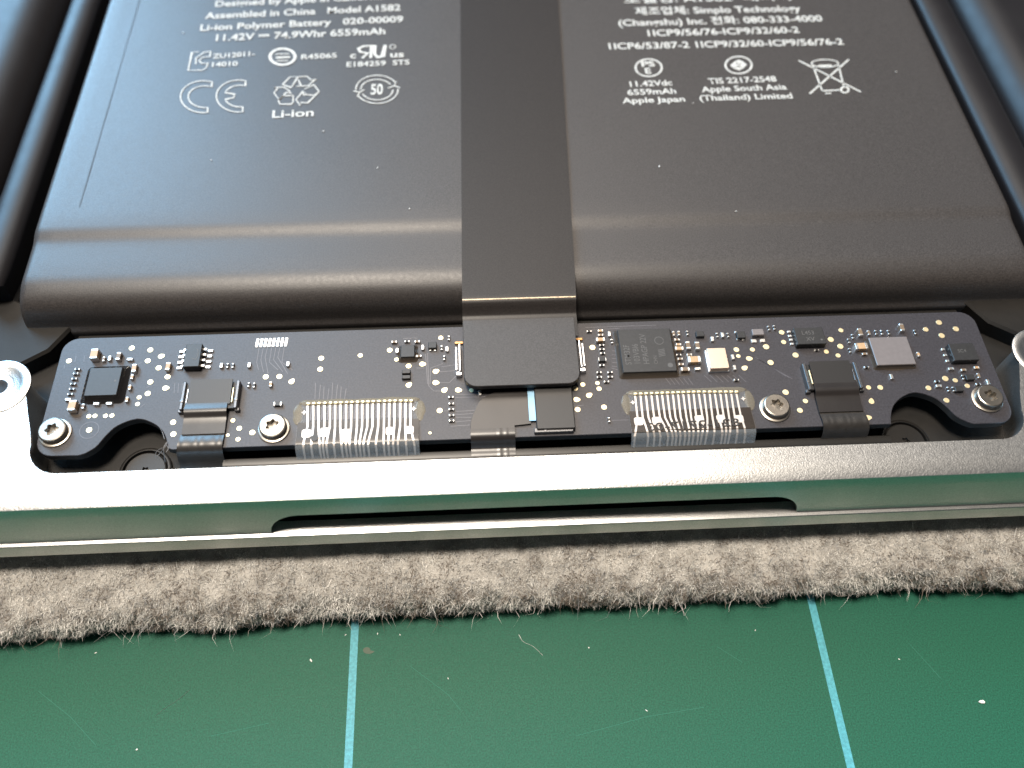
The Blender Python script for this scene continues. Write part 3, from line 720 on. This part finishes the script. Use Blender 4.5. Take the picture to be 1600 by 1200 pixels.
# faint copper runs under the solder mask (one part per bundle)
def bundle(lines, wd=.07):
    V = []; F = []
    for ln in lines: ribbon([at(x, y, .012) for x, y in ln], wd, V, F)
    obj('trace_bundle', mesh_from('trace_bundle', V, F, M['trace']), bd)
bundle([[(405 + 6.5 * i, 543), (401 + 6.6 * i, 566 - (i % 3) * 4), (404 + 7.5 * i + (i > 2) * 8, 578 + (i % 3) * 3)] for i in range(7)])
bundle([[(492 + 6.6 * i, 624), (493 + 6.7 * i + (i % 2), 598 + (3 * ((i * 5) % 4)))] for i in range(8)])
bundle([[(687, 581), (712, 579)], [(687, 598), (702, 598), (712, 588)], [(700, 611), (678, 611), (670, 603), (668, 552)], [(672, 600), (673, 575), (692, 568)], [(690, 573), (712, 570)], [(711, 616), (746, 616)], [(711, 621), (762, 620)], [(712, 643), (742, 641)], [(712, 648), (740, 646)], [(712, 652), (737, 652)], [(712, 659), (736, 657)], [(704, 666), (734, 664)], [(694, 642), (702, 642)]])
bundle([[(1180 + 5 * i, 558 + 3 * i), (1228 + 5 * i, 588 + 2 * i)] for i in range(3)] + [[(1100 + 9 * i, 586), (1112 + 9 * i, 597)] for i in range(7)] + [[(1040 + 7 * i, 591), (1048 + 7 * i, 601)] for i in range(6)])
bundle([[(914, 512), (965, 510), (1025, 508)], [(920, 516), (968, 513)], [(973, 589), (1075, 584)], [(960, 545 + 6 * 0), (966, 546)]] + [[(956, 548 + 6 * i), (966, 549 + 6 * i)] for i in range(5)] + [[(955, 575), (966, 578), (968, 590)]])
bundle([[(273 + 6 * i, 599), (272 + 6 * i, 614)] for i in range(3)] + [[(119, 556), (117, 566)], [(132, 556), (131, 565)], [(101, 570), (100, 576)], [(213, 572), (221, 566)], [(237, 601), (229, 606)], [(226, 631), (219, 637)]])
bundle([[(630, 529), (653, 528)], [(630, 564), (660, 561)], [(651, 575), (663, 575)], [(665, 553), (668, 600)], [(902, 634), (912, 633)], [(955, 657), (982, 656)]])
# flux/resin smear around the large chip and the power chip
def smear(pts, z=.02):
    P3 = [at(x, y, z) for x, y in pts]
    V = []; F = []; ribbon(smoothpath(P3, 5), .34, V, F); obj('flux_smear', mesh_from('flux_smear', V, F, M['tan_resin']), bd)
smear([(972, 590), (1010, 589), (1050, 587), (1078, 584)]); smear([(1372, 575), (1400, 577), (1428, 572)]); smear([(145, 622), (175, 621), (192, 612), (196, 590)]); smear([(108, 648), (122, 650), (137, 640)])

# fold-over connectors left and right
def fpc(x0, x1, y0, y1, lab):
    w_ = x1 - x0; d_ = y1 - y0; xc = (x0 + x1) / 2; yc = (y0 + y1) / 2
    h = obj('ribbon_socket', box_me('ribbon_socket', w_ - .3, d_, .55, M['plastic'], .06, .01), bd, (xc, yc, 0)); tag(h, lab)
    # latch flap, slightly raised towards the back
    v = [(-w_ / 2 + .75, -d_ / 2 + .5, .62), (w_ / 2 - .75, -d_ / 2 + .5, .62), (w_ / 2 - .75, d_ / 2 + .15, .78), (-w_ / 2 + .75, d_ / 2 + .15, .78)]
    v += [(a, b, c + .14) for a, b, c in v]
    obj('latch_flap', mesh_from('latch_flap', v, [(3, 2, 1, 0), (4, 5, 6, 7), (0, 1, 5, 4), (1, 2, 6, 5), (2, 3, 7, 6), (3, 0, 4, 7)], M['plastic']), h, (xc, yc, 0))
    for s in (-1, 1):
        obj('side_arm', box_me('side_arm', .34, d_ + .1, .82, M['bracket'], .06, .01), h, (xc + s * (w_ / 2 - .15), yc - .05, 0))
        obj('hinge_pin', lathe_me('hinge_pin', [(.17, 0), (.17, .05), (.1, .06)], M['bracket'], 14), h, (xc + s * (w_ / 2 - .15), yc - d_ * .22, .83))
        obj('arm_foot', box_me('arm_foot', .5, .4, .45, M['bracket'], .05, .01), h, (xc + s * (w_ / 2 - .02), y0 - .05, 0))
        obj('inner_rail', box_me('inner_rail', .14, d_ * .55, .18, M['gold'] if s * (1 if xc < 0 else -1) > 0 else M['clip'], .03), h, (xc + s * (w_ / 2 - .6), yc - .1, .58))
fpc(-31.75, -25.75, 44.75, 48.1, 'fold-over black ribbon socket beside the narrow leaded chip')
fpc(36.1, 42.15, 44.6, 47.9, 'fold-over black ribbon socket below the grey square chip')
def side_flex(xl, xr, xbl, xbr, lab):
    t = thing('flex_cable', ((xl + xr) / 2, 42, .1), lab, 'cable', 'short ribbon cables over the board front')
    ss = [(xl + .05, xr - .05, 45.6, .60), (xl, xr, 45.0, .62), (xl, xr, 44.75, .68), (xl, xr, 44.5, .70), (xl, xr, 44.25, .62), (xl, xr, 44.05, .42), (xl, xr, 43.7, .30), (xl, xr, 43.0, .24), (xl, xr, 41.9, .2)]
    obj('stiffener', strip_me('stiffener', ss, .16, M['flex_gloss'], 6, 70), t)
    nz = 7
    ss = []
    for y, z in [(42.6, .06), (42.0, .1), (41.5, .24), (41.0, .32), (40.6, .27), (40.25, .08), (39.95, -.25), (39.75, -.7), (39.6, -1.2), (39.4, -1.8), (38.9, -2.4), (38.2, -2.8)]:
        k = min(1, max(0, (42.6 - y) / 3.4)); ss.append((xl + (xbl - xl) * k, xr + (xbr - xr) * k, y, z))
    me = strip_me('band', ss, .07, M['band'], 40, 70)
    for v in me.vertices:      # fine lengthwise ripples over the conductors
        v.co.z += .010 * S * math.sin(v.co.x / S * 7.3 + 1.1 * math.sin(v.co.x / S * 3)) * max(0, 1 - abs(v.co.y / S - 40.7) / 1.4)
    obj('band', me, t)
    return t
side_flex(-31.2, -26.75, -31.65, -26.85, 'short black ribbon cable dropping from the socket next to the narrow leaded chip')
side_flex(36.75, 41.6, 36.9, 42.0, 'short black ribbon cable dropping from the socket below the grey square chip')

# middle cable with its curved shoulder, blue liner and socket
mc = thing('flex_cable', (3, 42, .1), 'curved black ribbon cable with pale blue liner below the rounded tab', 'cable')
out = [(3.75, 40.9), (3.75, 41.65), (5.5, 41.8), (5.5, 46.4), (2.6, 46.4)] + [(q.x, q.y) for q in smoothpath([(1.3, 45.6, 0), (.2, 44.9, 0), (-.45, 43.7, 0), (-.9, 42.3, 0), (-.95, 40.9, 0)], 4)]
obj('shoulder', clean(prism_me('shoulder', out, .12, .26, M['flex_gloss'], .02), 30), mc)
ss = [(-.95, 3.75, y, z) for y, z in [(41.4, .15), (41.1, .17), (40.8, .16), (40.5, .05), (40.25, -.15), (40.0, -.5), (39.85, -.9), (39.6, -1.05), (39.2, -1.06), (38.7, -1.05), (38.4, -1.3), (38.3, -2.0)]]
me = strip_me('band', ss, .11, M['flex_gloss'], 30, 70)
for v in me.vertices: v.co.z += .03 * S * math.exp(-((v.co.x / S - 2.1) / .12) ** 2) + .02 * S * math.exp(-((v.co.x / S - 2.8) / .1) ** 2)
obj('band', me, mc)
obj('blue_liner', box_me('blue_liner', .82, 4.2, .06, M['blue'], .02), mc, (5.75, 44.2, .29))
cs = obj('ribbon_socket', box_me('ribbon_socket', 4.1, 5.3, .72, M['plastic'], .08, .01), bd, (8.1, 43.5, 0)); tag(cs, 'black ribbon socket in front of the rounded tab')
obj('side_arm', box_me('side_arm', 4.15, .55, .5, M['bracket'], .06, .01), cs, (7.85, 40.85, 0))
obj('hinge_pin', lathe_me('hinge_pin', [(.17, 0), (.17, .04), (.1, .05)], M['bracket'], 14), cs, (7.0, 40.85, .51))
obj('inner_rail', box_me('inner_rail', 1.6, .16, .12, M['gold'], .03), cs, (7.9, 40.98, .52))

# clear film cables with silver conductors
def film_cable(xl, xr, ytop, top_px, mid_px, bot_px, lozenges, text, lab, px0, sc_, py0, ymid, yb1):
    t = thing('film_cable', ((xl + xr) / 2, 42, .02), lab, 'cable', 'clear film cables over the board front')
    lift = [(ytop, .03), (43.4, .035), (42.4, .07), (41.6, .13), (41.0, .19), (40.5, .22), (40.25, .18), (40.0, .04), (39.8, -.2), (39.55, -.7), (39.2, -1.5), (38.7, -2.4), (38.2, -3.0)]
    def zz(y):
        for (a, za), (b, zb) in zip(lift, lift[1:]):
            if b <= y <= a: return za + (zb - za) * (a - y) / (a - b)
        return .03 if y > lift[0][0] else lift[-1][1]
    ext = lambda y: (xl + (.25 if y > 43 else 0), xr - (.25 if y > 43 else 0))
    obj('film', strip_me('film', [(*ext(y), y, z) for y, z in lift if y >= 40.25], .05, M['film'], 4, 70), t)
    obj('film_tail', strip_me('film_tail', [(*ext(y), y, z) for y, z in lift if y <= 40.25], .05, M['film_tail'], 4, 70), t)
    obj('coverlay', strip_me('coverlay', [(xl + .05, xr - .05, y, zz(y) + .052) for y in (42.95, 42.5, 42.1, 41.7, 41.3, 41.0, 40.7, 40.5, 40.3)], .03, M['film_dk'], 4, 70), t)
    def U(x, y):                  # enlarged-view pixel -> photo pixel -> mm on the bent film
        p = at(px0 + x / sc_, py0 + y / sc_, .15); return p
    def cond(pts, wd):
        V = []; F = []
        P3 = []
        for p in pts: P3.append(p)
        fine = []
        for a, b in zip(P3, P3[1:]):
            for k in range(5): fine.append(a + (b - a) * k / 5)
        fine.append(P3[-1])
        fine = [Vector((p.x, p.y, zz(p.y) + .105)) for p in fine]
        ribbon(fine, wd, V, F)
        n = len(V); V += [(x, y, z - .03) for x, y, z in V]
        F2 = [tuple(n + i for i in reversed(f_)) for f_ in F]
        return V, F + F2
    n = len(top_px)
    for i in range(n):
        b = bot_px[min(int(i * len(bot_px) / n), len(bot_px) - 1)] if len(bot_px) != n else bot_px[i]
        a0 = U(top_px[i], ymid - 230); a1 = U(mid_px[i], ymid); a2 = U(b, yb1)
        a0.y = min(a0.y, ytop - .35)
        tail = Vector((a2.x * 1.0, 38.3, 0))
        V, F = cond([a0, a1, a2, Vector((a2.x, 39.9, 0)), tail], .21)
        obj('conductor', mesh_from('conductor', V, F, M['silver_ink']), t)
        # darker tinned contact beside each conductor and the gold bead at its tip
        p = a0.copy(); p.z = .06
        obj('contact', box_me('contact', .17, 1.75, .03, M['contact'], .01), t, (p.x - .17, p.y - .95, .085)) if i else None
        bead = obj('contact_bead', box_me('contact_bead', .42, .34, .22, M['gold'], .09), t, (p.x + .06, p.y + .24, .02))
    for x, y, w_, h_ in lozenges:
        p = U(x, y); q = arc(w_ / 2 - .2, h_ / 2 - .2, .2, 0, 90, 3) + arc(-w_ / 2 + .2, h_ / 2 - .2, .2, 90, 180, 3) + arc(-w_ / 2 + .2, -h_ / 2 + .2, .2, 180, 270, 3) + arc(w_ / 2 - .2, -h_ / 2 + .2, .2, 270, 360, 3)
        obj('conductor_pad', prism_me('conductor_pad', q, 0, .03, M['silver_ink']), t, (p.x, p.y, zz(p.y) + .10))
    for xx in (xl + .62, xr - .62):
        st_ = [((.30 if i % 2 == 0 else .14) * math.cos(math.pi * i / 4), (.30 if i % 2 == 0 else .14) * math.sin(math.pi * i / 4)) for i in range(8)]
        obj('star_mark', prism_me('star_mark', st_, 0, .02, M['silver_ink']), t, (xx, ytop - 1.15, .1))
    # hardened glue along the top and the ends
    rows = []
    for i in range(41):
        x = xl + (xr - xl) * i / 40; k = .8 + .25 * noise.noise((x * .8, ytop, 1))
        e = min(1, min(i, 40 - i) / 2 + .25)
        rows.append([(x, ytop + .06 + .42 * k * e * math.cos(a), .0 + .24 * k * e * max(0, math.sin(a))) for a in [math.pi * j / 8 for j in range(9)]])
    obj('glue_bead', loft_me('glue_bead', rows, M['glue'], True, True, True, 80), t)
    for s, xx in ((-1, xl), (1, xr)):
        rows = []
        for i in range(17):
            u = i / 16; y = ytop - .1 - 2.5 * u; k = math.sin(math.pi * min(1, u * .95 + .04)) ** .6 * (1 + .25 * noise.noise((u * 5, xx, 3)))
            rows.append([(xx + .05 * s + .62 * k * math.cos(a) * .9, y, .10 * k * max(0, math.sin(a))) for a in [math.pi * j / 8 for j in range(9)]])
        obj('glue_blob', loft_me('glue_blob', rows, M['glue'], True, True, True, 80), t)
    if text:
        me = text_me(text, bold=.01)
        xs = [v.co.x for v in me.vertices]; a, b = min(xs), max(xs)
        A, B = U(440, 520), U(1330, 470)
        for v in me.vertices:
            x = A.x + (B.x - A.x) * (b - v.co.x) / (b - a); y = A.y + (B.y - A.y) * (b - v.co.x) / (b - a) + v.co.y * 1.35
            v.co = Vector((x, y, zz(y) + .16)) * S
        me.materials.clear(); me.materials.append(M['ink']); me.update(); obj('printed_text', me, t)
    return t, U, zz
topL = [375, 430, 480, 537, 590, 640, 690, 745, 795, 850, 900, 950, 1000, 1055, 1110, 1160, 1210, 1265, 1315, 1365]
botL = [335, 410, 490, 522, 556, 628, 700, 742, 778, 835, 873, 910, 955, 1030, 1105, 1150, 1195, 1240, 1320, 1400]
t, U, zz = film_cable(-19.3, -6.38, 45.35, topL, [x - 3 for x in topL], botL, [(362, 480, .95, .95), (538, 470, .95, 1.1), (745, 500, .95, 1.5), (1165, 455, .85, .9), (1350, 445, .95, .9)], None,
           'clear film cable with silver conductors below the row of eight contact fingers', 420, 6.154, 600, 410, 580)
p = U(440, 530); obj('ink_smudge', prism_me('ink_smudge', [(p.x + .45 * math.cos(a * .7) * (1 + .3 * math.sin(a * 2.3)), p.y + .35 * math.sin(a * .7)) for a in range(9)], zz(p.y) + .15, zz(p.y) + .165, M['ink']), t)
topR = [320, 372, 425, 477, 530, 580, 632, 685, 735, 785, 835, 885, 935, 988, 1040, 1090, 1142, 1195, 1247, 1297]
midR = [345, 395, 450, 505, 560, 610, 660, 710, 760, 815, 860, 910, 970, 1015, 1065, 1125, 1175, 1225, 1280, 1340]
botR = [320, 450, 512, 570, 645, 690, 725, 765, 810, 850, 890, 935, 970, 1015, 1090, 1170, 1205, 1240, 1315, 1395]
film_cable(16.1, 29.5, 45.2, topR, midR, botR, [(355, 425, .95, .95), (525, 420, .9, .95), (940, 410, 1.0, 1.1), (1145, 400, .95, .95), (1320, 400, .95, .9)], "821-2717-03",
           'clear film cable printed with mirrored dark part number in front of the large lettered chip', 940, 6.154, 590, 385, 560)

# ------------------------------------------------------------------ torx screws holding the board
sm = screw_me('screw_head', 1.42, .80, .74, M['screw'], .55)
wm = lathe_me('washer', [(1.68, 0), (1.68, .16), (1.6, .2), (1.3, .2), (1.3, 0)], M['screw'])
for x, y, rz, lab in ((-44.45, 42.75, .2, 'steel screw in the board corner beside the ringed pad'), (-21.7, 42.35, .5, 'steel screw by the clear film cable without print'),
                      (32.1, 42.7, .1, 'steel screw between the printed film cable and a black ribbon cable'), (55.8, 42.95, .35, 'steel screw in the board corner near the crowded small parts')):
    t = thing('torx_screw', (x, y, 0), lab, 'screw', 'steel star-drive screws on the board')
    obj('head', sm, t, (x, y, .15), rz); obj('washer', wm, t, (x, y, .005))

# ------------------------------------------------------------------ lint, crumbs
def tube(pts, r, m, name):
    rows = []
    P3 = smoothpath(pts, 6)
    for i, p in enumerate(P3):
        rows.append([(p.x + r * math.cos(a), p.y + r * .5 * math.sin(a), p.z + r * math.sin(a)) for a in (0, 1.57, 3.14, 4.71)])
    return loft_me(name, rows, m, True, True, True, 80)
tt = thing('lint_tuft', tuple(at(258, 690, 0)), 'tuft of pale loose threads caught on the edge of the board notch', 'lint')
for pts in [[(262, 690, .1), (258, 698, .1), (252, 706, -.4), (246, 712, -1)], [(260, 691, .15), (256, 699, .1), (256, 708, -.6), (258, 722, -2)], [(254, 700, .1), (246, 704, 0), (243, 712, -.6), (250, 718, -1.2)], [(258, 694, .2), (263, 700, .1), (260, 706, -.2)], [(250, 668, .1), (254, 676, .15), (257, 686, .1)]]:
    obj('thread', tube([at(x, y, z) for x, y, z in pts], .035, M['lint_gr'], 'thread'), tt)
def speck(px, py, z, sx, sy, m, name, lab, cat, grp=None, rz=0.):
    p = at(px, py, z); v = []; rnd2 = random.Random(int(px))
    pts = [(sx * math.cos(i * 1.047) * rnd2.uniform(.6, 1.1), sy * math.sin(i * 1.047) * rnd2.uniform(.6, 1.1)) for i in range(6)]
    o = obj(name, prism_me(name, pts, 0, min(sx, sy) * .7, M[m], min(sx, sy) * .2), None, p, rz); tag(o, lab, cat, grp); return o
speck(1534, 1097, ZM + .01, .42, .26, 'lint', 'crumb', 'white crumb lying on the green mat to the side of the grid lines', 'crumb')
speck(486, 1032, ZM + .01, .3, .1, 'lint', 'lint_speck', 'short white speck of lint on the mat near the brown stain', 'lint', None, 2.2)
speck(214, 1171, ZM + .01, .14, .11, 'lint', 'crumb', 'tiny white crumb on the mat far from the grid lines', 'crumb')
speck(920, 1012, ZM + .01, .12, .10, 'lint', 'crumb', 'tiny pale crumb on the mat between the two grid lines', 'crumb')
th = tube([at(x, y, ZM + .04) for x, y in [(811, 992), (818, 1003), (833, 1010), (848, 1024)]], .03, M['lint'], 'stray_fibre')
o = obj('stray_fibre', th); tag(o, 'single pale fibre lying on the green mat below the towel edge', 'fibre')
th = tube([at(x, y, ZM + .03) for x, y in [(296, 1078), (280, 1092), (262, 1104), (243, 1118)]], .018, M['lint_gr'], 'hair')
o = obj('hair', th); tag(o, 'thin straight hair lying on the green mat', 'hair')
for i, (x, y) in enumerate([(1083, 161), (640, 326), (286, 51), (1400, 112), (505, 205), (1030, 260), (330, 250), (1150, 330), (590, 262)]):
    speck(x, y, ZT + .06, .13 + .03 * (i % 3), .07, 'lint', 'dust_speck', 'tiny white dust speck on the black battery film', 'dust', 'dust specks on the battery', i * .9)
for i, (x, y) in enumerate([(395, 985), (540, 992), (590, 990), (625, 992), (1405, 1030), (150, 1020), (1180, 985), (700, 1060), (1010, 1110)]):
    speck(x, y, ZM + .01, .12 + .04 * (i % 3), .06, 'lint', 'lint_speck', 'minute pale lint speck shed by the towel onto the mat', 'lint', 'lint specks on the mat', i * .7)
print('objects', len(bpy.data.objects), 'tris', sum(len(o.data.polygons) for o in bpy.data.objects if o.type == 'MESH'))
